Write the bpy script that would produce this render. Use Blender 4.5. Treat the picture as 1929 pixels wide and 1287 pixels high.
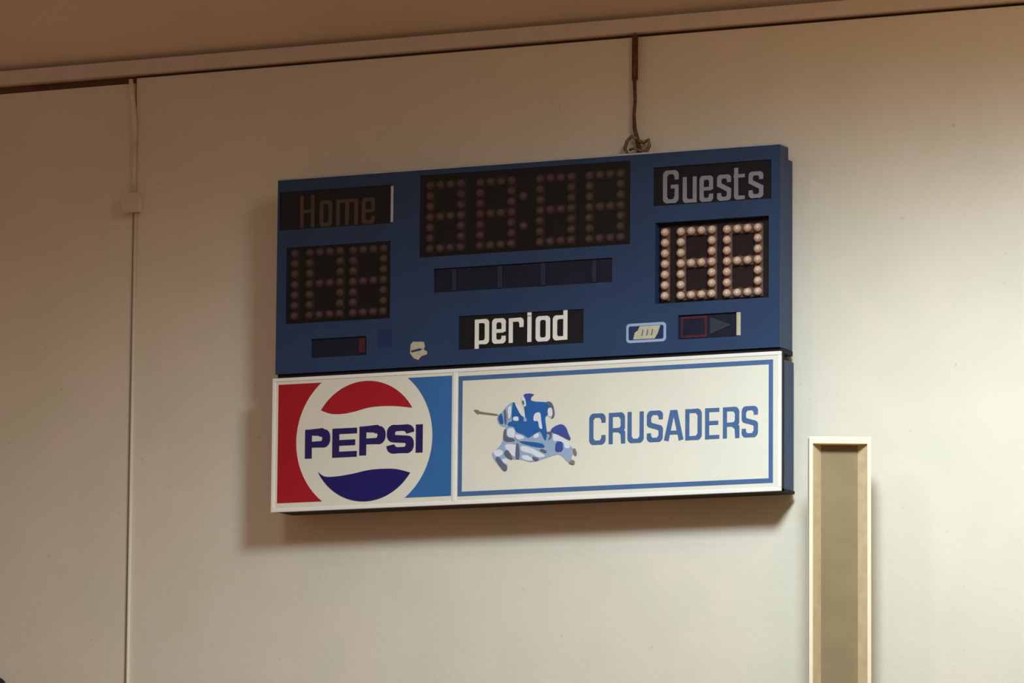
import bpy, bmesh, math
import numpy as np
from mathutils import Vector, Matrix
D = bpy.data
SC = bpy.context.scene
COL = SC.collection
for o in list(D.objects): D.objects.remove(o)

# ------------------------------------------------------------------ camera
F = 10.2873e3                      # focal length in pixels of the 1929 wide frame
YAW, PITCH, ROLL = -0.4491, 0.1348, 0.0080
ZT = 4.68                          # height of the sign's top edge above the floor
CAM = np.array([10.1459, -21.3066, -3.078 + ZT])
cy, sy, cp, sp = math.cos(YAW), math.sin(YAW), math.cos(PITCH), math.sin(PITCH)
fwd = np.array([sy*cp, cy*cp, sp]); rt = np.array([cy, -sy, 0.0]); up = np.cross(rt, fwd)
cr, sr = math.cos(ROLL), math.sin(ROLL)
rt, up = cr*rt + sr*up, -sr*rt + cr*up
cd = D.cameras.new('camera'); cam = D.objects.new('camera', cd); COL.objects.link(cam)
m = Matrix.Identity(4)
for i in range(3):
    m[i][0] = rt[i]; m[i][1] = up[i]; m[i][2] = -fwd[i]; m[i][3] = CAM[i]
cam.matrix_world = m
cd.sensor_width = 36; cd.lens = F/1929*36; cd.clip_end = 200
SC.camera = cam

def at(px, py, d=0.0):
    """photo pixel -> (x, z) on the plane d metres in front of the wall"""
    v = fwd*F + rt*(px-964.5) - up*(py-643.5)
    t = (-d-CAM[1])/v[1]
    p = CAM + t*v
    return (float(p[0]), float(p[2]))

# ------------------------------------------------------------------ world, lamps, exposure
w = D.worlds.new('world'); SC.world = w; w.use_nodes = True
w.node_tree.nodes['Background'].inputs[0].default_value = (1.0, 0.718, 0.576, 1)
w.node_tree.nodes['Background'].inputs[1].default_value = 0.238
def spot(name, loc, energy, col, size, blend, radius, target=None):
    l = D.lights.new(name, 'SPOT'); l.energy = energy; l.color = col
    l.spot_size = math.radians(size); l.spot_blend = blend; l.shadow_soft_size = radius
    o = D.objects.new(name, l); o.location = loc; COL.objects.link(o)
    if target is not None:
        o.rotation_euler = (Vector(target)-Vector(loc)).to_track_quat('-Z', 'Y').to_euler()
    return o
# shaded high-bay lamps hanging from the sloping ceiling, pointing at the floor
spot('high_bay_light', (2.70, -3.28, 6.24), 984, (0.73, 0.897, 1.0), 170, 0.54, 0.42)
spot('high_bay_light', (-0.30, -4.50, 6.60), 100, (1.0, 1.0, 0.9), 165, 0.5, 0.42)
spot('high_bay_light', (4.26, -3.77, 7.87), 188, (1.0, 0.665, 0.33), 159, 0.25, 0.40)
SC.view_settings.view_transform = 'Standard'
SC.view_settings.look = 'None'
SC.view_settings.gamma = 1
SC.view_settings.use_curve_mapping = False
SC.view_settings.exposure = 0.0

# ------------------------------------------------------------------ helpers
def lin(c):
    c = c/255
    return c/12.92 if c <= .04045 else ((c+.055)/1.055)**2.4
def mat(name, rgb, rough=.6, var=0.0, scale=6.0, spec=.3, bump=0.0, rgb2=None, metal=0, coat=0, detail=6):
    """procedural material: base colour varied by noise, optional bump"""
    mt = D.materials.new(name); mt.use_nodes = True
    nt = mt.node_tree; b = nt.nodes['Principled BSDF']
    c1 = [lin(x) for x in rgb]
    b.inputs['Roughness'].default_value = rough
    b.inputs['Specular IOR Level'].default_value = spec
    b.inputs['Metallic'].default_value = metal
    b.inputs['Coat Weight'].default_value = coat
    tc = nt.nodes.new('ShaderNodeTexCoord')
    n = nt.nodes.new('ShaderNodeTexNoise'); n.inputs['Scale'].default_value = scale; n.inputs['Detail'].default_value = detail
    nt.links.new(tc.outputs['Object'], n.inputs['Vector'])
    r = nt.nodes.new('ShaderNodeValToRGB')
    c2 = [lin(x) for x in rgb2] if rgb2 else [x*(1-var) for x in c1]
    r.color_ramp.elements[0].position = .35; r.color_ramp.elements[1].position = .65
    r.color_ramp.elements[0].color = (*c2, 1); r.color_ramp.elements[1].color = (*c1, 1)
    nt.links.new(n.outputs['Fac'], r.inputs['Fac'])
    nt.links.new(r.outputs['Color'], b.inputs['Base Color'])
    if bump:
        n2 = nt.nodes.new('ShaderNodeTexNoise'); n2.inputs['Scale'].default_value = scale*9; n2.inputs['Detail'].default_value = 4
        nt.links.new(tc.outputs['Object'], n2.inputs['Vector'])
        bp = nt.nodes.new('ShaderNodeBump'); bp.inputs['Strength'].default_value = bump; bp.inputs['Distance'].default_value = .01
        nt.links.new(n2.outputs['Fac'], bp.inputs['Height']); nt.links.new(bp.outputs['Normal'], b.inputs['Normal'])
    return mt

M = {}
M['wall'] = mat('painted_wall', (226, 216, 198), .75, scale=3.0, rgb2=(219, 213, 192), bump=.12, detail=8)
M['ceiling'] = mat('painted_ceiling', (226, 212, 194), .8, scale=1.3, rgb2=(216, 204, 180), bump=.15)
M['trim'] = mat('painted_trim', (216, 202, 186), .6, var=.06, scale=14)
M['gap'] = mat('dark_gap', (128, 94, 70), .9, var=.3)
M['floor'] = mat('varnished_floor', (190, 140, 90), .35, scale=3, rgb2=(165, 115, 70))
M['blue'] = mat('blue_enamel', (40, 63, 98), .45, var=.12, scale=5, spec=.35)
M['rim'] = mat('highlight_rim_and_bare_edge', (178, 184, 200), .45, var=.15, scale=20)  # pale tone holds the top lip's highlight; the bare insert edge shares it
M['black'] = mat('black_panel', (19, 18, 21), .6, var=.3, scale=12)
M['maroon'] = mat('maroon_backing', (36, 19, 16), .6, var=.3, scale=20)
M['navyblack'] = mat('navy_window', (22, 26, 46), .4, var=.25, scale=16)
M['darkblue'] = mat('dark_blue_label', (30, 52, 92), .5, var=.15, scale=16)
M['redwin'] = mat('dull_red_window', (84, 34, 44), .4, var=.3, scale=30)
M['divider'] = mat('window_divider', (36, 44, 66), .5, var=.15, scale=16)
M['stickerbase'] = mat('sticker_base', (52, 60, 104), .5, var=.15, scale=16)
M['greenwin'] = mat('slate_arrow', (48, 58, 68), .4, var=.1)
M['white_ink'] = mat('white_lettering', (238, 234, 224), .5, var=.04, scale=30)
M['grey_ink'] = mat('grey_lettering', (138, 138, 146), .5, var=.08, scale=30)
M['brown_ink'] = mat('dimmed_lettering', (200, 184, 158), .6, var=.2, scale=30)  # dimming of the Home word by tilt and glare, put into the ink
M['bulb'] = mat('bulb_glass', (214, 186, 164), .25, scale=40, rgb2=(186, 152, 130), spec=.6)
M['socket'] = mat('bulb_socket', (122, 86, 72), .5, var=.3, scale=60)
M['sign_white'] = mat('sign_white', (230, 225, 207), .35, var=.04, scale=4)
M['frame_white'] = mat('frame_white', (240, 236, 228), .35, var=.04, scale=8)
M['red'] = mat('sign_red', (172, 26, 40), .35, var=.06, scale=8)
M['skyblue'] = mat('sign_sky_blue', (54, 108, 168), .35, var=.06, scale=8)
M['navy'] = mat('sign_navy', (33, 28, 102), .35, var=.08, scale=8)
M['ink_purple'] = mat('sign_ink_purple', (42, 32, 92), .35, var=.05, scale=8)
M['line_blue'] = mat('sign_line_blue', (78, 108, 154), .35, var=.1, scale=14)
M['k_blue'] = mat('emblem_blue', (42, 100, 170), .4, var=.1, scale=40)
M['k_navy'] = mat('emblem_navy', (66, 84, 160), .4, var=.1, scale=40)
M['k_light'] = mat('emblem_pale_blue', (158, 178, 206), .4, var=.08, scale=40)
M['k_grey'] = mat('emblem_grey', (100, 108, 128), .4, var=.1, scale=40)
M['k_white'] = mat('emblem_white', (226, 230, 238), .4, var=.04, scale=40)
M['k_tan'] = mat('emblem_tan', (138, 126, 104), .5, var=.1, scale=40)
M['rubber_and_shade'] = mat('black_rubber_and_shade', (24, 20, 22), .7, var=.2)  # gasket rubber; also paints the shade under the sign
M['beige'] = mat('beige_sticker', (196, 190, 160), .5, var=.15, scale=60)
M['rust'] = mat('rusty_cable', (104, 76, 60), .8, scale=50, rgb2=(78, 50, 38))
M['rope'] = mat('old_cord', (138, 112, 82), .9, scale=60, rgb2=(104, 84, 58))
M['cream'] = mat('cream_edge', (244, 226, 192), .5, var=.06, scale=20)
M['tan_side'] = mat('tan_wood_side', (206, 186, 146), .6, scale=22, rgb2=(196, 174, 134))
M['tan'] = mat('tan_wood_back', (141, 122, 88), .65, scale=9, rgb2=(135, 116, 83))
M['greyback'] = mat('grey_backboard', (200, 202, 190), .6, var=.05)

def lens_mat(name, tint, gloss=.04):
    mt = D.materials.new(name); mt.use_nodes = True; nt = mt.node_tree
    for n in list(nt.nodes): nt.nodes.remove(n)
    out = nt.nodes.new('ShaderNodeOutputMaterial'); mx = nt.nodes.new('ShaderNodeMixShader')
    tr = nt.nodes.new('ShaderNodeBsdfTransparent'); tr.inputs[0].default_value = (*tint, 1)
    gl = nt.nodes.new('ShaderNodeBsdfGlossy'); gl.inputs['Roughness'].default_value = .3
    mx.inputs[0].default_value = gloss
    nt.links.new(tr.outputs[0], mx.inputs[1]); nt.links.new(gl.outputs[0], mx.inputs[2]); nt.links.new(mx.outputs[0], out.inputs[0])
    return mt
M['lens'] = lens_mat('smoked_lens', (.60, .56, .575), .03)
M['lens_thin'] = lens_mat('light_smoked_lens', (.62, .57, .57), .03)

def link(name, me, mats, parent=None):
    o = D.objects.new(name, me); COL.objects.link(o)
    for mm in (mats if isinstance(mats, (list, tuple)) else [mats]): me.materials.append(M[mm])
    if parent is not None: o.parent = parent
    return o
def build(name, bm, mats, parent=None, smooth=False):
    bmesh.ops.recalc_face_normals(bm, faces=bm.faces)
    me = D.meshes.new(name); bm.to_mesh(me); bm.free()
    if smooth:
        for p in me.polygons: p.use_smooth = True
    return link(name, me, mats, parent)
def thing(name, label, cat, group=None):
    o = D.objects.new(name, None); COL.objects.link(o); o.empty_display_size = .1
    o['label'] = label; o['category'] = cat
    if group: o['group'] = group
    return o
def box(bm, x0, x1, y0, y1, z0, z1, mi=0, bev=0):
    r = bmesh.ops.create_cube(bm, size=1)
    for v in r['verts']:
        v.co = Vector(((x0+x1)/2+v.co.x*(x1-x0), (y0+y1)/2+v.co.y*(y1-y0), (z0+z1)/2+v.co.z*(z1-z0)))
    fs = set(f for v in r['verts'] for f in v.link_faces)
    for f in fs: f.material_index = mi
    if bev:
        es = set(e for v in r['verts'] for e in v.link_edges)
        g = bmesh.ops.bevel(bm, geom=list(es), offset=bev, segments=2, affect='EDGES', profile=.5)
        for f in g['faces']: f.material_index = mi
def B(): return bmesh.new()
def prism(bm, pts, d, t=.0015, mi=0):
    """flat polygon (x,z) whose front lies d in front of the wall, thickness t"""
    n = len(pts)
    a = [bm.verts.new((p[0], -d, p[1])) for p in pts]; b = [bm.verts.new((p[0], -d+t, p[1])) for p in pts]
    fs = [bm.faces.new(a), bm.faces.new(b[::-1])]
    for i in range(n):
        fs.append(bm.faces.new((a[i], b[i], b[(i+1) % n], a[(i+1) % n])))
    for f in fs: f.material_index = mi
def stroke(bm, pts, wd, d, t=.0015, closed=False, mi=0, wh=None):
    """mitred ribbon of width wd along pts; wh = width of the level strokes"""
    P = []
    for p in pts:
        if not P or (Vector(p)-P[-1]).length > 1e-5: P.append(Vector(p))
    if closed and (P[0]-P[-1]).length < 1e-5: P.pop()
    n = len(P)
    def w_(dr):
        if wh is None: return wd
        return wd*abs(dr.y)+wh*abs(dr.x)
    L, R_ = [], []
    for i in range(n):
        if closed: a, b = P[i-1], P[(i+1) % n]
        else: a, b = P[max(i-1, 0)], P[min(i+1, n-1)]
        d1 = (P[i]-a).normalized() if (P[i]-a).length > 1e-9 else None
        d2 = (b-P[i]).normalized() if (b-P[i]).length > 1e-9 else None
        if d1 is None: d1 = d2
        if d2 is None: d2 = d1
        tn = (d1+d2)
        tn = tn.normalized() if tn.length > 1e-6 else d1
        nr = Vector((-tn.y, tn.x))
        k = 1/max(.55, abs(nr.dot(Vector((-d1.y, d1.x)))))
        ww = (w_(d1)+w_(d2))/2
        L.append(P[i]+nr*ww/2*k); R_.append(P[i]-nr*ww/2*k)
    rng = range(n) if closed else range(n-1)
    for i in rng:
        j = (i+1) % n
        prism(bm, [L[i], L[j], R_[j], R_[i]], d, t, mi)
def tube(bm, pts, r, seg=10, mi=0):
    """round tube through 3D points; r a number or one per point"""
    rr = r if isinstance(r, (list, tuple)) else [r]*len(pts)
    P = [Vector(p) for p in pts]; rings = []
    ref = Vector((0, 1, 0.01)).normalized()
    for i, p in enumerate(P):
        t = (P[min(i+1, len(P)-1)]-P[max(i-1, 0)]).normalized()
        u = t.cross(ref)
        if u.length < 1e-3: u = t.cross(Vector((1, 0, 0)))
        u.normalize(); v = t.cross(u)
        rings.append([bm.verts.new(p+(u*math.cos(k*2*math.pi/seg)+v*math.sin(k*2*math.pi/seg))*rr[i]) for k in range(seg)])
    for a, b in zip(rings, rings[1:]):
        for k in range(seg):
            f = bm.faces.new((a[k], a[(k+1) % seg], b[(k+1) % seg], b[k])); f.material_index = mi
    for q in (rings[0], rings[-1]):
        f = bm.faces.new(q); f.material_index = mi
def rect(x0, x1, ytl, ytr, ybl, ybr, d):
    """photo rectangle -> level rectangle on the plane d: (x0,x1,z0,z1)"""
    tl, tr, bl, br = at(x0, ytl, d), at(x1, ytr, d), at(x0, ybl, d), at(x1, ybr, d)
    return ((tl[0]+bl[0])/2, (tr[0]+br[0])/2, (bl[1]+br[1])/2, (tl[1]+tr[1])/2)
def arc(cx, cz, rx, rz, a0, a1, n):
    return [(cx+rx*math.cos(math.radians(a0+(a1-a0)*i/n)), cz+rz*math.sin(math.radians(a0+(a1-a0)*i/n))) for i in range(n+1)]

# ------------------------------------------------------------------ the room
ZC = 1.4539+ZT                      # lower edge of the trim at the top of the wall
XS = -2.033                         # the vertical joint / conduit
GAP = 0.045                         # the boards stand this far off the wall on brackets
OFF = Vector((GAP*fwd[0]/fwd[1], GAP, GAP*fwd[2]/fwd[1]))
def struct(o):
    o['kind'] = 'structure'
    if o.name != 'floor': o.location = OFF
    return o
bm = B()
box(bm, XS, 7.5, 0, .15, -.02, ZC-.014)
box(bm, -8, XS-.010, 0.002, .15, -.02, ZC-.036)
box(bm, XS-.012, XS+.002, .02, .12, -.02, ZC-.05)
struct(build('wall_back', bm, 'wall'))
bm = B(); box(bm, -8, 7.5, .03, .20, ZC-.05, ZC+.3)
struct(build('trim_2', bm, 'gap'))
bm = B(); box(bm, -8, 7.5, -.035, .028, ZC, ZC+.066, bev=.004)
struct(build('trim_1', bm, 'trim'))
SL = math.tan(math.radians(26))
bm = B()
y0, y1 = .028, -13.0
vs = [(-8, y0), (7.5, y0), (7.5, y1), (-8, y1)]
def cz_(y): return ZC+.067+SL*(-y)*(1 if y < 0 else 0)
lo = [bm.verts.new((x, y, cz_(y))) for x, y in vs]; hi = [bm.verts.new((x, y, cz_(y)+.12)) for x, y in vs]
bm.faces.new(lo); bm.faces.new(hi[::-1])
for i in range(4): bm.faces.new((lo[i], hi[i], hi[(i+1) % 4], lo[(i+1) % 4]))
struct(build('ceiling', bm, 'ceiling'))
bm = B(); box(bm, -8, 14, -24, .25, -.1, 0)
struct(build('floor', bm, 'floor'))

# ------------------------------------------------------------------ scoreboard
DB = .1491
BX0, BX1, BZ0, BZ1 = -1.2134, 1.2089, .0193+ZT, .8892+ZT
sb = thing('scoreboard', 'blue gymnasium scoreboard with unlit bulb digits, high on the wall above the white sign', 'scoreboard')
sb.location = (0, 0, BZ0)
SBINV = Matrix.Translation((0, 0, -BZ0))
def sub(name, bm, mats, parent, smooth=False, root=sb, inv=SBINV):
    """child meshes are modelled in world space, then shifted to the root's frame"""
    bm.transform(inv)
    return build(name, bm, mats, parent, smooth)
TR = .058                            # depth where the face tray meets the rear box
bm = B()
box(bm, BX0+.004, BX1-.004, -TR, 0, BZ0, BZ1-.048, bev=.003)
sub('rear_box', bm, 'blue', sb)
# face plate with real openings
HOLES = {
 'home_label':  rect(527, 738, 360, 351, 434, 421, DB),
 'guest_label': rect(1231, 1453, 313.5, 302.5, 388, 374.5, DB),
 'period_label': rect(864, 1099, 597, 581, 659, 646, DB),
 'clock':       rect(791, 1187, 327.5, 306, 483, 462, DB),
 'home_score':  rect(539, 735, 466, 455, 610, 600, DB),
 'guest_score': rect(1234, 1448, 417, 409, 571, 562, DB),
 'bonus':       rect(817, 1153, 505, 487, 551, 532, DB),
 'home_bonus':  rect(586, 690, 640, 632, 675, 668.5, DB),
 'possession':  rect(1277, 1388, 594, 588, 641, 633, DB),
}
xs = sorted(set([BX0, BX1]+[v for h in HOLES.values() for v in h[:2]]))
zs = sorted(set([BZ0, BZ1]+[v for h in HOLES.values() for v in h[2:]]))
def hole(i, j):
    x, z = (xs[i]+xs[i+1])/2, (zs[j]+zs[j+1])/2
    return any(h[0] < x < h[1] and h[2] < z < h[3] for h in HOLES.values())
filled = {(i, j): not hole(i, j) for i in range(len(xs)-1) for j in range(len(zs)-1)}
bm = B(); vc = {}
def vtx(i, j, k):
    if (i, j, k) not in vc: vc[(i, j, k)] = bm.verts.new((xs[i], -DB if k == 0 else -TR, zs[j]))
    return vc[(i, j, k)]
for (i, j), f in filled.items():
    if not f: continue
    for k in (0, 1):
        bm.faces.new((vtx(i, j, k), vtx(i+1, j, k), vtx(i+1, j+1, k), vtx(i, j+1, k)))
    for (di, dj, a, b) in ((-1, 0, (i, j), (i, j+1)), (1, 0, (i+1, j), (i+1, j+1)), (0, -1, (i, j), (i+1, j)), (0, 1, (i, j+1), (i+1, j+1))):
        if not filled.get((i+di, j+dj), False):
            bm.faces.new((vtx(*a, 0), vtx(*b, 0), vtx(*b, 1), vtx(*a, 1)))
sub('face_tray', bm, 'blue', sb)
bm = B(); box(bm, BX0, BX1, -DB-.004, -TR, BZ1, BZ1+.008, bev=.002)
sub('top_rim', bm, 'rim', sb)  # the light caught by the lip is painted in as a pale tone

# --- labels -------------------------------------------------------
def plate(name, key, depth, mt, parent=sb):
    x0, x1, z0, z1 = HOLES[key]
    bm = B(); box(bm, x0+.001, x1-.001, -(DB-depth), -(DB-depth)+.006, z0+.001, z1-.001)
    return sub(name, bm, mt, parent)
# condensed display letters on a unit box: (0,0) foot left, (1,1) top right of the x-height box
RC = .20
def rr(x0, z0, x1, z1, r=RC, rz=.13, n=5):
    return (arc(x1-r, z1-rz, r, rz, 0, 90, n)+arc(x0+r, z1-rz, r, rz, 90, 180, n)
            + arc(x0+r, z0+rz, r, rz, 180, 270, n)+arc(x1-r, z0+rz, r, rz, 270, 360, n))
def U(x0, z0, x1, z1, a0, a1, r=RC, rz=.13):     # single rounded corner
    return arc(x0, z0, x1, z1, a0, a1, 5)
def letters(ch):
    """list of (points, closed) centre lines for the condensed display face"""
    s = .17; e = 1-s; q = .075
    g = {
     'H': [([(s, 0), (s, 1)], 0), ([(e, 0), (e, 1)], 0), ([(s, .5), (e, .5)], 0)],
     'o': [(rr(s, q, e, 1-q), 1)],
     'm': [([(s*.6, 0), (s*.6, 1)], 0), ([(s*.6, 1-q), (.36, 1-q)]+arc(.36, .87, .14, .055, 90, 0, 4)+[(.5, 0)], 0),
           ([(.5, 1-q), (.77, 1-q)]+arc(.77, .87, .13, .055, 90, 0, 4)+[(.9, 0)], 0)],
     'e': [([(e, .50), (s, .50)], 0), (arc(e-RC, 1-q-.13, RC, .13, 0, 90, 5)+arc(s+RC, 1-q-.13, RC, .13, 90, 180, 5)
            + arc(s+RC, q+.13, RC, .13, 180, 270, 5)+arc(e-RC, q+.13, RC, .13, 270, 360, 5)+[(e, .3)], 0), ([(e, .46), (e, .85)], 0)],
     'G': [([(e, .70), (e, 1-q-.13)]+arc(e-RC, 1-q-.13, RC, .13, 0, 90, 5)+arc(s+RC, 1-q-.13, RC, .13, 90, 180, 5)
            + arc(s+RC, q+.13, RC, .13, 180, 270, 5)+arc(e-RC, q+.13, RC, .13, 270, 360, 5)+[(e, .50), (.5, .50)], 0)],
     'u': [([(s, 1), (s, q+.13)]+arc(s+RC, q+.13, RC, .13, 180, 270, 5)+[(e, q)], 0), ([(e, 1), (e, 0)], 0)],
     's': [([(e, .70), (e, 1-q-.12)]+arc(e-RC, 1-q-.12, RC, .12, 0, 90, 5)+arc(s+RC, 1-q-.12, RC, .12, 90, 180, 5)
            + [(s, .62), (e, .40)]+arc(e-RC, q+.12, RC, .12, 0, -90, 5)+arc(s+RC, q+.12, RC, .12, 270, 180, 5)+[(s, .30)], 0)],
     't': [([(s+.04, 1.25), (s+.04, q+.12)]+arc(s+.04+RC, q+.12, RC, .12, 180, 270, 5)+[(.95, q)], 0), ([(.0, 1-q), (.95, 1-q)], 0)],
     'p': [([(s, -.33), (s, 1)], 0), ([(s, 1-q), (e-RC, 1-q)]+arc(e-RC, 1-q-.13, RC, .13, 90, 0, 5)+arc(e-RC, q+.13, RC, .13, 0, -90, 5)+[(s, q)], 0)],
     'r': [([(s, 0), (s, 1)], 0), ([(s, 1-q), (e-RC+.1, 1-q)]+arc(e-RC+.1, 1-q-.13, RC, .13, 90, 0, 5)+[(e+.1, .62)], 0)],
     'i': [([(.5, 0), (.5, 1.03)], 0), ([(.5, 1.055), (.5, 1.26)], 0)],
     'd': [([(e, 0), (e, 1.33)], 0), ([(e, 1-q), (s+RC, 1-q)]+arc(s+RC, 1-q-.13, RC, .13, 90, 180, 5)+arc(s+RC, q+.13, RC, .13, 180, 270, 5)+[(e, q)], 0)],
    }
    return g[ch]
def word(bm, items, d, wv, wh, glyphs=letters, t=.002, mi=0):
    """items: (char, x0, x1, y_top_left, y_bottom_left, slope) in photo pixels"""
    k = 0
    for ch, x0, x1, yt, yb, sl in items:
        a, b, c = at(x0, yb, d), at(x1, yb+sl*(x1-x0), d), at(x0, yt, d)
        X0, X1 = a[0], b[0]; Z0 = (a[1]+b[1])/2; H = c[1]-a[1]
        for pts, closed in glyphs(ch):
            k = (k+1) % 4
            stroke(bm, [(X0+p[0]*(X1-X0), Z0+p[1]*H) for p in pts], wv, d+k*.0003, t, bool(closed), mi, wh)

hl = plate('home_label_panel', 'home_label', .016, 'black')
bm = B(); S = -.065
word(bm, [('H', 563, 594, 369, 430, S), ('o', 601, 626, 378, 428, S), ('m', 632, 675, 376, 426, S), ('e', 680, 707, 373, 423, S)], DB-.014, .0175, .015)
o = sub('lettering', bm, 'brown_ink', hl); o['label'] = 'brownish word Home, its dimness put into the ink colour'
x0, x1, z0, z1 = HOLES['home_label']
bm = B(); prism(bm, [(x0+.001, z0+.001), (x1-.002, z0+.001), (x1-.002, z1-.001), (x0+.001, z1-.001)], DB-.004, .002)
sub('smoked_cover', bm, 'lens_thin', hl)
bm = B(); box(bm, x1-.004, x1+.008, -DB-.004, -DB+.004, z0+.004, z1-.006, bev=.0015)
o = sub('insert_edge', bm, 'rim', hl); o['label'] = 'pale bare edge of the slid-out insert'

gl_ = plate('guest_label_panel', 'guest_label', .006, 'black')
bm = B()
word(bm, [('G', 1247, 1280, 321, 385, S), ('u', 1285, 1313.5, 334, 383, S), ('e', 1317, 1344, 332, 381, S), ('s', 1350, 1378, 330, 379, S),
          ('t', 1382, 1404, 328.5, 376.5, S), ('s', 1409, 1439, 324, 374, S)], DB-.004, .0185, .0155)
o = sub('lettering', bm, 'grey_ink', gl_); o['label'] = 'light grey word Guests'

pl_ = plate('period_label_panel', 'period_label', .006, 'black')
bm = B(); S2 = -.057
word(bm, [('p', 893, 922, 602.5, 649.5, S2), ('e', 926, 953, 601, 648, S2), ('r', 957.5, 984, 600, 646.5, S2), ('i', 985, 1009, 598, 645, S2),
          ('o', 1008, 1037, 596.5, 644, S2), ('d', 1040, 1070, 595, 641.5, S2)], DB-.003, .0195, .016)
o = sub('lettering', bm, 'white_ink', pl_); o['label'] = 'bright white word period'

# --- bulb displays ------------------------------------------------
def bulb_bm():
    bm = B()
    bmesh.ops.create_uvsphere(bm, u_segments=12, v_segments=8, radius=.0188)
    for v in bm.verts:
        v.co.y *= 1.35
        if v.co.y > 0: v.co.x *= .88; v.co.z *= .88
    tube(bm, [(0, .010, 0), (0, .020, 0)], [.014, .0235], 12, mi=1)
    bmesh.ops.rotate(bm, verts=bm.verts, matrix=Matrix.Rotation(math.radians(14), 3, 'X'))
    bmesh.ops.recalc_face_normals(bm, faces=bm.faces)
    return bm
BULB = D.meshes.new('bulb'); _b = bulb_bm(); _b.to_mesh(BULB); _b.free()
for p in BULB.polygons: p.use_smooth = True
BULB.materials.append(M['bulb']); BULB.materials.append(M['socket'])
def digit_cells(x0, z0, x1, z1):
    """20 bulb positions of a figure eight, 4 columns by 7 rows"""
    out = []
    for r in range(7):
        for c in range(4):
            if c in (0, 3) or r in (0, 3, 6):
                out.append((x0+(x1-x0)*c/3, z1+(z0-z1)*r/6))
    return out
BD = DB-.027
M['strip'] = mat('socket_strip', (112, 84, 72), .6, var=.25, scale=50)
def strips(bm, x0, z0, x1, z1):
    zm = (z0+z1)/2; e = .019; d0, d1 = DB-.040, DB-.036
    for x in (x0, x1): box(bm, x-e, x+e, -d1, -d0, z0-e, z1+e)
    for z in (z0, zm, z1): box(bm, x0+e, x1-e, -d1, -d0, z-e, z+e)
def place_bulbs(parent, cells):
    for x, z in cells:
        o = D.objects.new('bulb', BULB); COL.objects.link(o); o.parent = parent
        o.location = (x, -BD, z-BZ0)
def score(name, key, px, label, ytop, ybot, sl, lens):
    disp = plate(name, key, .042, 'maroon'); disp['label'] = label
    xr = px[0]
    def pos(x, y): return at(x, y+sl*(x-xr), BD)
    cells = []; sbm = B()
    c0, c1 = pos(px[0], ytop), pos(px[0], ybot)
    for r in range(7): cells.append((c0[0], c0[1]+(c1[1]-c0[1])*r/6))
    for a, b in ((px[1], px[2]), (px[3], px[4])):
        A, Bp = pos(a, ytop), pos(b, ybot)
        cells += digit_cells(A[0], Bp[1], Bp[0], A[1]); strips(sbm, A[0], Bp[1], Bp[0], A[1])
    box(sbm, c0[0]-.019, c0[0]+.019, -(DB-.036), -(DB-.040), c1[1]-.019, c0[1]+.019)
    sub('socket_strip', sbm, 'strip', disp)
    place_bulbs(disp, cells)
    if lens:
        x0, x1, z0, z1 = HOLES[key]
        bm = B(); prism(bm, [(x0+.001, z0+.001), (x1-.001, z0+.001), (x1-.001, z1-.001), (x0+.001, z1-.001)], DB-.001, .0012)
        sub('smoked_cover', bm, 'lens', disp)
    return disp
score('guest_score_display', 'guest_score', (1253, 1283, 1341, 1370, 1428), 'uncovered guest score digits with bare tan bulbs', 438, 558, -.050, False)
score('home_score_display', 'home_score', (556, 584, 640, 666, 722), 'home score digits behind a smoked cover', 478, 596, -.058, True)
cd_ = plate('clock_display', 'clock', .042, 'maroon')
bm = B(); sbm = B()
for xa, xb, yt, yb in ((811, 868, 350, 469), (905, 963, 344, 463), (1018, 1076, 337, 456), (1111, 1169, 331, 450)):
    A, Bp = at(xa, yt, BD), at(xb, yb-.06*(xb-xa), BD); strips(sbm, A[0], Bp[1], Bp[0], A[1])
    for x, z in digit_cells(A[0], Bp[1], Bp[0], A[1]):
        b2 = bulb_bm(); me = D.meshes.new('tmp'); b2.to_mesh(me); b2.free()
        me.transform(Matrix.Translation((x, -BD, z)))
        bm.from_mesh(me); D.meshes.remove(me)
sub('socket_strip', sbm, 'strip', cd_)
o = sub('bulbs', bm, ['bulb', 'socket'], cd_, smooth=True); o['kind'] = 'stuff'
place_bulbs(cd_, [at(986, 370, BD), at(986, 426, BD)])
x0, x1, z0, z1 = HOLES['clock']
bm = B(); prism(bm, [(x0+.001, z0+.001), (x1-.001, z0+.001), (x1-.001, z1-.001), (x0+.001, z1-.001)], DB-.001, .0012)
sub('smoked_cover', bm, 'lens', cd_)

# --- small windows ------------------------------------------------
bs = plate('bonus_strip', 'bonus', .010, 'navyblack')
z0, z1 = HOLES['bonus'][2:]
for a, b in ((850, 858), (936, 945), (1017, 1026), (1114, 1122)):
    bm = B()
    X0, X1 = at(a, 520, DB)[0], at(b, 520, DB)[0]
    box(bm, X0, X1, -DB+.004, -DB+.010, z0+.004, z1-.004, bev=.001)
    sub('divider', bm, 'divider', bs)
hb = plate('home_bonus_window', 'home_bonus', .010, 'navyblack')
x0, x1, z0, z1 = HOLES['home_bonus']
bm = B(); box(bm, x1-.040, x1-.008, -DB+.006, -DB+.010, z0+.012, z1-.008)
sub('red_tab', bm, 'redwin', hb)
ps = plate('possession_window', 'possession', .012, 'navyblack')
x0, x1, z0, z1 = HOLES['possession']
bm = B()
a, b = at(1283, 620, DB)[0], at(1328, 620, DB)[0]
stroke(bm, [(a, z0+.012), (b, z0+.012), (b, z1-.012), (a, z1-.012)], .010, DB-.009, .002, True)
sub('red_frame', bm, 'redwin', ps)
bm = B()
a, b = at(1336, 612, DB)[0], at(1376, 612, DB)[0]
prism(bm, [(a, z0+.018), (b, (z0+z1)/2), (a, z1-.014)], DB-.009, .002)
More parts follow.
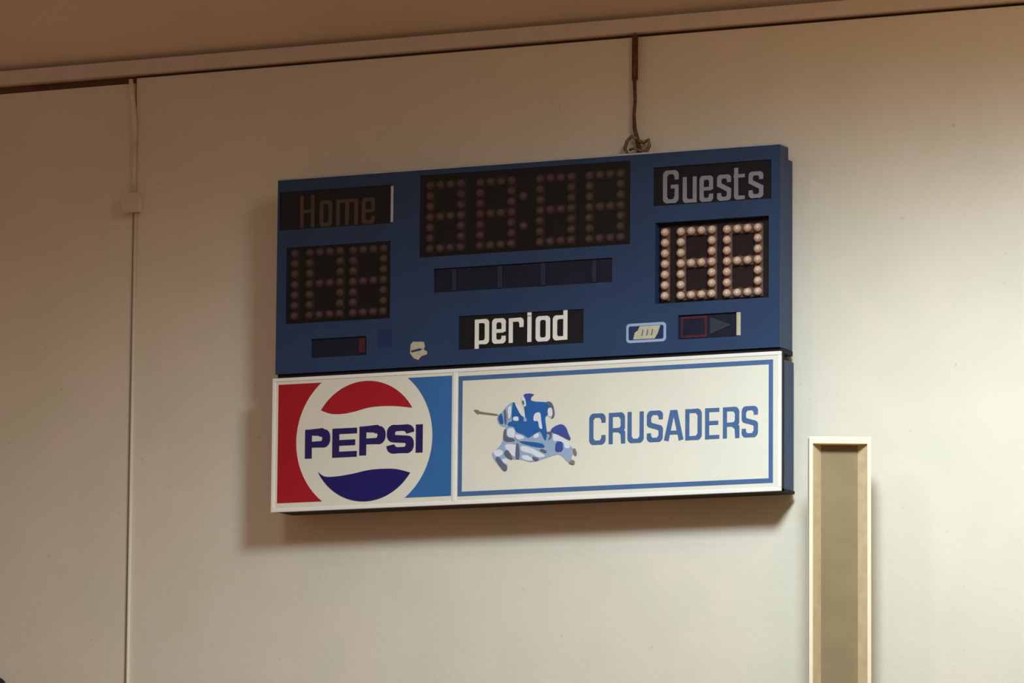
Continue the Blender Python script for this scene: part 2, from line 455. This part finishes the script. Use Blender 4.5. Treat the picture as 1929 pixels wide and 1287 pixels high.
sub('arrow', bm, 'greenwin', ps)
bm = B(); box(bm, x1-.001, x1+.018, -DB-.003, -DB+.004, z0+.004, z1-.002, bev=.0015)
o = sub('insert_edge', bm, 'beige', ps); o['label'] = 'pale bare edge of the insert'
# faint darker patch, maker plate, star sticker
bm = B(); r_ = rect(712, 738, 622, 620, 655, 653, DB)
prism(bm, [(r_[0], r_[2]), (r_[1], r_[2]), (r_[1], r_[3]), (r_[0], r_[3])], DB+.0012, .0012)
sub('paint_patch', bm, 'darkblue', sb)
x0, x1, z0, z1 = rect(1180, 1255, 611, 606, 648, 642, DB)
def rnd(x0, x1, z0, z1, r): return rr(x0, z0, x1, z1, r, r, 5)
bm = B(); prism(bm, rnd(x0, x1, z0, z1, .016), DB+.002, .002)
mp = sub('maker_plate', bm, 'k_light', sb); mp['label'] = 'small pale rounded maker plate'
bm = B(); prism(bm, rnd(x0+.012, x1-.012, z0+.012, z1-.012, .008), DB+.003, .001)
sub('plate_field', bm, 'darkblue', mp)
bm = B()
c = lambda u, v: (x0+(x1-x0)*u, z0+(z1-z0)*v)
prism(bm, [c(.18, .17), c(.72, .17), c(.80, .45), c(.86, .84), c(.34, .84), c(.30, .64), c(.22, .52)], DB+.004, .001)
for u in (.40, .52, .64):
    stroke(bm, [c(u, .34), c(u+.03, .66)], .005, DB+.005, .001, mi=1)
sub('plate_mark', bm, ['beige', 'k_grey'], mp)
bm = B()
z2 = lambda x, y: at(500+x/5.358, 500+y/5.358, DB)
prism(bm, [z2(1440, 1000), z2(1438, 870), z2(1470, 860), z2(1640, 845), z2(1648, 990)], DB+.0012, .0012, 1)
prism(bm, [z2(1500, 940), z2(1462, 890), z2(1468, 800), z2(1492, 772), z2(1600, 772), z2(1612, 815), z2(1600, 850), z2(1636, 872),
           z2(1630, 900), z2(1575, 918), z2(1545, 955)], DB+.0024, .0012, 0)
prism(bm, [z2(1470, 862), z2(1560, 838), z2(1590, 846), z2(1560, 862), z2(1480, 880)], DB+.0032, .001, 1)
st = sub('star_sticker', bm, ['beige', 'stickerbase'], sb); st['label'] = 'small beige sticker'

# ------------------------------------------------------------------ the sign below
DS = .163
SX0, SX1, SZ1, SZ0 = -1.22, 1.22, ZT, ZT-.5957
sg = thing('advertising_sign', 'white sign below the blue scoreboard with round drink logo and blue horse rider', 'sign')
sg.location = (0, 0, SZ0)
SGINV = Matrix.Translation((0, 0, -SZ0))
def ssub(name, bm, mats, parent=sg, smooth=False): return sub(name, bm, mats, parent, smooth, sg, SGINV)
bm = B(); box(bm, SX0+.024, SX1-.008, -(DS-.046), 0, SZ0+.012, SZ1-.030, bev=.003)
ssub('cabinet', bm, 'blue')
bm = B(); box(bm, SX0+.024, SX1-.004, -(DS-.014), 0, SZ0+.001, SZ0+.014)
ssub('underside_shade', bm, 'rubber_and_shade')  # black strip standing in for the shade on the sign's underside
bm = B(); box(bm, SX0+.012, SX1-.014, -.135, 0, SZ1-.003, BZ0-.001)
ssub('light_gap_filler', bm, 'rubber_and_shade')  # added filler that stops light leaking between the two cabinets
bm = B(); box(bm, SX0+.014, SX1-.004, -(DS-.012), -(DS-.047), SZ0+.002, SZ1-.004)
ssub('gasket', bm, 'rubber_and_shade')
bm = B(); box(bm, SX0+.006, SX1-.006, -(DS-.003), -(DS-.012), SZ0+.006, SZ1-.006)
face = ssub('sign_face', bm, 'sign_white')
# raised frame around both fields and the upright divider
G1 = DS-.0015; G2 = DS-.0005
bm = B(); FW = .016
for a in ((SX0, SX1, SZ1-FW, SZ1), (SX0, SX1, SZ0, SZ0+FW), (SX0, SX0+FW, SZ0+FW, SZ1-FW), (SX1-FW, SX1, SZ0+FW, SZ1-FW)):
    box(bm, a[0], a[1], -DS, -(DS-.014), a[2], a[3], bev=.002)
ssub('frame', bm, 'frame_white')
Z6 = lambda x, y: at(500+x/4.29, 690+y/4.29, G1)
rA = rect(523.5, 601, 725.5, 721, 948.5, 944.5, G1)      # red field
rB = rect(760, 850.5, 713, 710.5, 939, 934.2, G1)        # sky blue field
FZ0 = rA[2]; FZ1 = rA[3]
cxy = at(686.8, 829, G1); RO = (at(814.7, 822, G1)[0]-at(557.8, 832, G1)[0])/2
CX = (at(814.7, 822, G1)[0]+at(557.8, 832, G1)[0])/2; CZ = (FZ0+FZ1)/2+.004
def side_field(xe, sgn):
    pts = []
    zt, zb = FZ1, FZ0
    a1 = math.degrees(math.asin(min(1, (zt-CZ)/RO))); a0 = math.degrees(math.asin(max(-1, (zb-CZ)/RO)))
    n = 28
    for i in range(n+1):
        a = math.radians(a0+(a1-a0)*i/n)
        pts.append((CX+sgn*RO*math.cos(a), CZ+RO*math.sin(a)))
    return pts+[(xe, zt), (xe, zb)]
bm = B(); prism(bm, side_field(rA[0], -1), G1, .001)
logo = ssub('red_field', bm, 'red', face)
bm = B(); prism(bm, side_field(rB[1], 1), G1, .001)
ssub('blue_field', bm, 'skyblue', face)
# ball: two waves
RI = abs(at(690, 718, G1)[1]-at(690, 945, G1)[1])/2
BX, BZ = at(688.5, 831.0, G1)
def on_circle(p):
    a = math.atan2(p[1]-BZ, p[0]-BX); return a
def wave(zpts, top):
    P = [Z6(*q) for q in zpts]
    aL, aR = on_circle(P[0]), on_circle(P[-1])
    P[0] = (BX+RI*math.cos(aL), BZ+RI*math.sin(aL)); P[-1] = (BX+RI*math.cos(aR), BZ+RI*math.sin(aR))
    # smooth the wave by Catmull-Rom
    out = []
    for i in range(len(P)-1):
        p0, p1, p2, p3 = P[max(i-1, 0)], P[i], P[i+1], P[min(i+2, len(P)-1)]
        for k in range(6):
            t = k/6
            out.append(tuple(.5*((2*p1[c])+(-p0[c]+p2[c])*t+(2*p0[c]-5*p1[c]+4*p2[c]-p3[c])*t*t+(-p0[c]+3*p1[c]-3*p2[c]+p3[c])*t**3) for c in (0, 1)))
    out.append(P[-1])
    if top: seq = [aR+(aL-aR)*i/30 for i in range(1, 30)]
    else:
        if aL > 0: aL -= 2*math.pi
        if aR > 0: aR -= 2*math.pi
        seq = [aR+(aL-aR)*i/30 for i in range(1, 30)]
    return out+[(BX+RI*math.cos(a), BZ+RI*math.sin(a)) for a in seq]
bm = B(); prism(bm, wave([(440, 350), (530, 384), (625, 384), (720, 366), (830, 335), (940, 322), (1060, 322), (1190, 332)], True), G1, .001)
ssub('red_wave', bm, 'red', face)
bm = B(); prism(bm, wave([(400, 870), (480, 892), (580, 890), (700, 870), (830, 840), (950, 829), (1060, 832), (1160, 852)], False), G1, .001)
ssub('navy_wave', bm, 'navy', face)
# wide heavy capitals
def heavy(ch):
    q = .098; s = .14; e = 1-s
    return {
     'P': [([(s, 0), (s, 1)], 0), ([(s, 1-q), (e-.22, 1-q)]+arc(e-.20, .675, .20, .20, 90, -90, 10)+[(s, .475)], 0)],
     'E': [([(s, 0), (s, 1)], 0), ([(s, 1-q), (1, 1-q)], 0), ([(s, .5), (.93, .5)], 0), ([(s, q), (1, q)], 0)],
     'S': [([(e+.01, .70)]+arc(e-.24, .70, .25, .175, 0, 90, 6)+arc(s+.2, .69, .2, .185, 90, 250, 9)
            + arc(e-.2, .305, .2, .185, 70, -90, 9)+arc(s+.24, .30, .25, .18, 270, 180, 6), 0)],
     'I': [([(.5, 0), (.5, 1)], 0)],
    }[ch]
bm = B()
def zi(ch, a, b, yt, yb): return (ch, 500+a/4.29, 500+b/4.29, 690+yt/4.29, 690+yb/4.29, -.05)
word(bm, [zi('P', 318, 520, 515, 748), zi('E', 540, 738, 506, 740), zi('P', 757, 968, 489, 722), zi('S', 980, 1198, 474, 712), zi('I', 1205, 1280, 472, 699)],
     G1, .0335, .0250, glyphs=heavy, t=.001)
o = ssub('drink_lettering', bm, 'ink_purple', face); o['label'] = 'dark purple capitals across the round drink logo'
# blue outline of the right field
ro = rect(863, 1456, 710.3, 676, 936, 908.5, G1); lw = .0195
bm = B(); stroke(bm, [(ro[0]+lw/2, ro[2]+lw/2), (ro[1]-lw/2, ro[2]+lw/2), (ro[1]-lw/2, ro[3]-lw/2), (ro[0]+lw/2, ro[3]-lw/2)], lw, G1, .001, True)
ssub('blue_border', bm, 'line_blue', face)
bm = B(); xd0, xd1 = at(852.5, 820, DS)[0], at(859.5, 820, DS)[0]
box(bm, xd0, xd1, -DS, -(DS-.006), SZ0+FW, SZ1-FW, bev=.0015)
ssub('divider', bm, 'frame_white')
# CRUSADERS
def caps(ch):
    q = .065; s = .13; e = 1-s; r = .22; rz = .15
    RR = lambda: None
    C = [(e, .70), (e, 1-q-rz)]+arc(e-r, 1-q-rz, r, rz, 0, 90, 5)+arc(s+r, 1-q-rz, r, rz, 90, 180, 5)+arc(s+r, q+rz, r, rz, 180, 270, 5)+arc(e-r, q+rz, r, rz, 270, 360, 5)+[(e, .30)]
    return {
     'C': [(C, 0)],
     'R': [([(s, 0), (s, 1)], 0), ([(s, 1-q), (e-r, 1-q)]+arc(e-r, 1-q-rz, r, rz, 90, 0, 5)+arc(e-r, .44+rz*.8, r, rz*.8, 0, -90, 5)+[(s, .44)], 0), ([(e-.2, .44), (e, .34), (e+.02, 0)], 0)],
     'U': [([(s, 1), (s, q+rz)]+arc(s+r, q+rz, r, rz, 180, 270, 5)+arc(e-r, q+rz, r, rz, 270, 360, 5)+[(e, 1)], 0)],
     'S': [([(e, .72), (e, 1-q-rz*.8)]+arc(e-r, 1-q-rz*.8, r, rz*.8, 0, 90, 5)+arc(s+r, 1-q-rz, r, rz, 90, 180, 5)+arc(s+r, .5+.13, r, .10, 180, 255, 4)
            + arc(e-r, .5-.13, r, .10, 75, 0, 4)+arc(e-r, q+rz, r, rz, 0, -90, 5)+arc(s+r, q+rz*.8, r, rz*.8, 270, 180, 5)+[(s, .28)], 0)],
     'A': [([(.10, .02), (.44, .98)], 0), ([(.56, .98), (.90, .02)], 0), ([(.22, .27), (.78, .27)], 0), ([(.40, 1-q), (.60, 1-q)], 0)],
     'D': [([(s, 0), (s, 1)], 0), ([(s, 1-q), (e-r, 1-q)]+arc(e-r, 1-q-rz, r, rz, 90, 0, 5)+arc(e-r, q+rz, r, rz, 0, -90, 5)+[(s, q)], 0)],
     'E': [([(s, 0), (s, 1)], 0), ([(s, 1-q), (1, 1-q)], 0), ([(s, .52), (.93, .52)], 0), ([(s, q), (1, q)], 0)],
    }[ch]
bm = B(); it = []
for ch, a, b in (('C', 75, 192), ('R', 214, 330), ('U', 348, 464), ('S', 487, 600), ('A', 612, 744), ('D', 760, 878), ('E', 903, 1003), ('R', 1028, 1145), ('S', 1163, 1278)):
    X0 = 1090+a/3.786; X1 = 1090+b/3.786
    yt = 780-(X0-1110)*.0487; yb = 838.5-(X0-1110)*.0487
    it.append((ch, X0, X1, yt, yb, -.048))
word(bm, it, G1, .0188, .0165, glyphs=caps, t=.001)
o = ssub('team_lettering', bm, 'line_blue', face); o['label'] = 'blue capitals beside the horse rider'
# the rider: one flat print in several inks
K = lambda x, y, d: at(880+x/7.148, 720+y/7.148, d)
bm = B()
_n = [0]
def LAY(): _n[0] += 1; return .00012*_n[0]
def soft(P):
    out = []
    for i in range(len(P)):
        a, b = P[i], P[(i+1) % len(P)]
        out += [(a[0]*.78+b[0]*.22, a[1]*.78+b[1]*.22), (a[0]*.22+b[0]*.78, a[1]*.22+b[1]*.78)]
    return out
def ink(mi, lay, *pts): prism(bm, [K(x, y, G1) for x, y in soft(soft(pts) if len(pts) > 5 else pts)], G1+LAY(), .0002, mi)
# inks: 0 blue 1 navy 2 pale 3 grey 4 white 5 tan
ink(5, 0, (80, 375), (150, 372), (165, 398), (420, 430), (420, 458), (160, 425), (140, 438), (110, 405))           # lance
ink(2, 0, (400, 470), (470, 400), (540, 320), (620, 255), (700, 380), (700, 560), (600, 610), (470, 600), (415, 545)) # shield
ink(2, 0, (330, 950), (420, 890), (480, 800), (500, 640), (560, 560), (980, 560), (1050, 700), (1150, 640), (1200, 690), (1330, 790), (1430, 900), (1480, 930),
    (1480, 990), (1420, 960), (1400, 1040), (1450, 1060), (1450, 1110), (1370, 1100), (1250, 960), (1120, 1000), (950, 1060), (850, 1080), (740, 1040), (600, 1040),
    (500, 1000), (550, 1140), (530, 1205), (480, 1180), (400, 1090), (350, 1020))                                   # horse
ink(4, 1, (500, 850), (560, 830), (680, 850), (700, 1010), (620, 1000), (540, 930))
ink(4, 1, (720, 850), (860, 880), (1020, 970), (1060, 1000), (960, 1020), (860, 960), (720, 930))
ink(4, 1, (740, 980), (830, 990), (900, 1050), (820, 1060), (740, 1030))
ink(4, 1, (1150, 690), (1230, 710), (1340, 790), (1400, 880), (1320, 900), (1300, 810), (1210, 790), (1160, 800))
ink(4, 1, (540, 620), (640, 620), (650, 750), (540, 740))
ink(4, 1, (350, 930), (440, 900), (500, 950), (430, 1010), (370, 990))
ink(4, 1, (460, 1040), (520, 1030), (550, 1100), (500, 1100))
ink(0, 2, (620, 255), (680, 320), (740, 450), (790, 500), (770, 340), (760, 290), (790, 250), (780, 180), (820, 150), (900, 160), (860, 200), (860, 260),
    (1080, 270), (1130, 290), (1110, 420), (1050, 470), (1060, 560), (1080, 700), (1060, 800), (1030, 760), (990, 660), (940, 680), (880, 720), (820, 760),
    (770, 710), (650, 670), (640, 600), (540, 590), (560, 540), (610, 530), (600, 440), (610, 330))                  # rider in cape
ink(1, 3, (750, 155), (915, 160), (870, 195), (840, 260), (800, 250))                                             # plume
ink(3, 2, (1060, 260), (1130, 262), (1170, 330), (1185, 470), (1120, 500), (1150, 460), (1150, 350), (1090, 320))
ink(4, 3, (1085, 350), (1145, 340), (1155, 460), (1090, 470))                                                     # cape edge
ink(4, 3, (730, 190), (775, 200), (800, 300), (780, 340), (740, 290))                                             # face
ink(3, 4, (738, 245), (768, 250), (775, 310), (748, 300))
ink(4, 3, (640, 285), (670, 300), (760, 420), (760, 470), (720, 440))                                             # arm
ink(4, 3, (620, 470), (690, 460), (700, 525), (620, 520))
ink(4, 3, (905, 420), (990, 400), (1000, 520), (1020, 640), (970, 620), (960, 520), (890, 530))
ink(2, 3, (760, 480), (800, 480), (810, 530), (765, 535))
ink(2, 3, (640, 690), (780, 720), (820, 760), (900, 720), (960, 680), (1000, 720), (1030, 830), (900, 850), (740, 820), (650, 760))
ink(4, 4, (650, 700), (740, 715), (780, 755), (700, 775), (655, 750))
ink(4, 4, (900, 710), (965, 680), (970, 740), (900, 760))
ink(0, 1, (690, 790), (1010, 820), (1060, 880), (960, 880), (760, 830))
ink(3, 2, (495, 650), (530, 620), (530, 740), (640, 760), (650, 800), (490, 800))
ink(3, 2, (490, 960), (540, 900), (600, 980), (620, 1045), (560, 1030))
ink(3, 2, (665, 820), (700, 830), (715, 1040), (650, 1030))
ink(3, 2, (1000, 890), (1080, 930), (1060, 960), (980, 920))
ink(3, 2, (880, 1000), (980, 1030), (940, 1065), (890, 1040))
ink(3, 2, (380, 1020), (430, 1000), (480, 1080), (545, 1130), (540, 1190), (500, 1200), (430, 1110))                # fore hooves
ink(3, 2, (500, 380), (525, 360), (540, 560), (515, 570))
ink(4, 2, (545, 350), (600, 310), (600, 440), (560, 520))
ink(0, 1, (420, 470), (470, 410), (500, 560), (450, 560))
ink(1, 2, (1130, 640), (1190, 590), (1280, 562), (1340, 610), (1370, 700), (1405, 770), (1380, 780), (1290, 730), (1200, 690), (1140, 670)) # tail
ink(1, 2, (1200, 800), (1290, 800), (1300, 930), (1190, 940))
ink(3, 3, (1060, 680), (1140, 660), (1150, 740), (1090, 790), (1130, 700))
ink(5, 2, (1425, 900), (1465, 890), (1485, 990), (1450, 985))
ink(5, 2, (1370, 1090), (1410, 1045), (1455, 1060), (1450, 1115))
o = ssub('horse_rider_emblem', bm, ['k_blue', 'k_navy', 'k_light', 'k_grey', 'k_white', 'k_tan'], face); o['label'] = 'armoured rider with a lance on a leaping horse, in blues'

for x in (-.8, 0, .8):
    bm = B(); box(bm, x-.03, x+.03, 0, GAP, SZ0+.15, SZ0+.45)
    ssub('bracket', bm, 'rubber_and_shade')
    bm = B(); box(bm, x-.03, x+.03, 0, GAP, BZ0+.2, BZ0+.65)
    sub('bracket', bm, 'rubber_and_shade', sb)
# ------------------------------------------------------------------ hanging cable above the scoreboard
hc = thing('hanging_cable', 'thin rusty brown cable hanging from the ceiling edge to the scoreboard top', 'cable')
dC = .03
tx, tz = at(1197, 64, dC)
hc.location = Vector((tx, -dC, tz))+OFF
inv = Matrix.Translation((-tx, dC, -tz))
def csub(name, bm, mt, par, smooth=True):
    bm.transform(inv); return build(name, bm, mt, par, smooth)
P = [(1197, 63), (1197, 100), (1196, 150), (1197, 190), (1195, 215), (1196, 240), (1201, 262), (1205, 282), (1206, 292)]
pts = []
for i, (a, b) in enumerate(P):
    x, z = at(a, b, dC); pts.append((x, -dC-.0*i, z))
bm = B(); tube(bm, pts, [.0095, .0095, .0085, .0075, .0075, .009, .010, .011, .011], 10)
csub('cord', bm, 'rust', hc)
bm = B()
a = at(1195.5, 66, dC); b = at(1196, 150, dC)
box(bm, a[0]-.0135, a[0]+.0135, -dC+.004, -dC+.012, b[1], a[1]+.004, bev=.002)
csub('strap', bm, 'rust', hc, False)
# frayed loops where the cord is tied off
def spline(zp, d):
    return [(at(a, b, d)[0], -d, at(a, b, d)[1]) for a, b in zp]
bm = B(); tube(bm, spline([(1201, 262), (1190, 256), (1181, 266), (1178, 280), (1184, 292)], .045), .008, 8)
tube(bm, spline([(1201, 264), (1213, 268), (1222, 262), (1224, 274), (1216, 288), (1208, 292)], .040), .0085, 8)
tube(bm, spline([(1186, 282), (1196, 278), (1207, 284), (1218, 280)], .05), .006, 8)
csub('tied_loop', bm, 'rope', hc)

# ------------------------------------------------------------------ conduit at the wall joint
cn = thing('wall_conduit', 'thin wall-coloured conduit with a square junction box, left of the scoreboard', 'conduit')
cn.location = Vector((XS, 0, 0))+OFF
inv = Matrix.Translation((-XS, 0, 0))
bx = at(247, 382, .03); bs_ = .041
bm = B(); tube(bm, [(XS+.009, -.006, .0), (XS+.009, -.006, bx[1]-bs_)], .0075, 12)
csub('pipe', bm, 'wall', cn)
bm = B(); tube(bm, [(XS, -.009, bx[1]+bs_), (XS, -.009, ZC-.30)], .0095, 12)
tube(bm, [(XS, -.009, ZC-.31), (XS, -.009, ZC-.25), (XS-.012, -.012, ZC-.12), (XS-.02, -.02, ZC-.02)], [.0095, .012, .012, .010], 12)
csub('upper_pipe', bm, 'wall', cn)
bm = B(); box(bm, XS-bs_, XS+bs_, -.045, 0, bx[1]-bs_, bx[1]+bs_, bev=.004)
jb = csub('junction_box', bm, 'wall', cn, False)
bm = B(); box(bm, XS-bs_-.003, XS+bs_+.003, -.050, -.045, bx[1]-bs_-.003, bx[1]+bs_+.003, bev=.002)
for sx in (-1, 1):
    tube(bm, [(XS+sx*.026, -.049, bx[1]), (XS+sx*.026, -.053, bx[1])], .005, 8)
csub('box_cover', bm, 'trim', jb, False)

# ------------------------------------------------------------------ trough-shaped post at the right
dP = .30
xl, zt_ = at(1522, 827, dP); xr, _ = at(1642, 827, dP)
ang = -YAW*-1                      # turned so that its open face looks along the sight line
wp = thing('channel_post', 'tall narrow tan channel post with cream edges, standing by the wall right of the sign', 'post')
ctr = ((xl+xr)/2, -dP)
wp.location = Vector((ctr[0], ctr[1], 0))+Vector((0, 0, 0))
Wd = (xr-xl)*math.cos(YAW)*1.0
wp.rotation_euler = (0, 0, -YAW)   # front normal turns from -y towards +x
HT = zt_
h = Wd/2; ed = .0165; fl = .036
# local frame: front faces -y
def lsub(name, bm, mt, par=wp): return build(name, bm, mt, par)
bm = B()
box(bm, -h, -h+ed, -.03, .05, 0, HT, bev=.002); box(bm, h-ed, h, -.03, .05, 0, HT, bev=.002)
box(bm, -h+ed, h-ed, -.03, .05, HT-.030, HT, bev=.002)
lsub('outer_frame', bm, 'cream')
bm = B()
for s in (-1, 1):
    a = s*(h-ed); b = s*(h-ed-fl)
    v = [bm.verts.new(q) for z in (0, HT-.030) for q in ((a, -.020, z), (b, .022, z), (b, .030, z), (a, .030, z))]
    for i in range(4): bm.faces.new((v[i], v[(i+1) % 4], v[4+(i+1) % 4], v[4+i]))
    bm.faces.new(v[:4]); bm.faces.new(v[4:])
lsub('side_flange', bm, 'tan_side')
bm = B(); box(bm, -h+ed+fl-.001, h-ed-fl+.001, .022, .030, 0, HT-.030)
lsub('back_web', bm, 'tan')
bm = B(); box(bm, -h-.002, h+.002, .046, .056, 0, HT+.008)
lsub('back_board', bm, 'greyback')

# ------------------------------------------------------------------ dark fitting at the lower left corner of the view
fx, fz = at(-7, 1297, .0)
bm = B()
tube(bm, [(fx, 0, fz), (fx, -.012, fz), (fx, -.030, fz), (fx, -.042, fz), (fx, -.047, fz)], [.046, .046, .044, .034, .012], 24)
wf = build('wall_fitting', bm, 'rubber_and_shade', smooth=True)
wf['label'] = 'small dark round fitting low on the wall, far left beyond the conduit'; wf['category'] = 'fitting'
wf.location = OFF+Vector((0, .002, 0))

# sparse faint specks and scuffs in the wall paint
nt = M['wall'].node_tree; b = nt.nodes['Principled BSDF']
src = b.inputs['Base Color'].links[0].from_socket
tc = nt.nodes.new('ShaderNodeTexCoord')
vo = nt.nodes.new('ShaderNodeTexNoise'); vo.inputs['Scale'].default_value = 26; vo.inputs['Detail'].default_value = 2
nt.links.new(tc.outputs['Object'], vo.inputs['Vector'])
rp = nt.nodes.new('ShaderNodeValToRGB')
rp.color_ramp.elements[0].position = .71; rp.color_ramp.elements[0].color = (0, 0, 0, 1)
rp.color_ramp.elements[1].position = .77; rp.color_ramp.elements[1].color = (1, 1, 1, 1)
nt.links.new(vo.outputs['Fac'], rp.inputs['Fac'])
mx = nt.nodes.new('ShaderNodeMix'); mx.data_type = 'RGBA'
nt.links.new(rp.outputs['Color'], mx.inputs[0]); nt.links.new(src, mx.inputs[6])
mx.inputs[7].default_value = (.62, .54, .44, 1)
nt.links.new(mx.outputs[2], b.inputs['Base Color'])
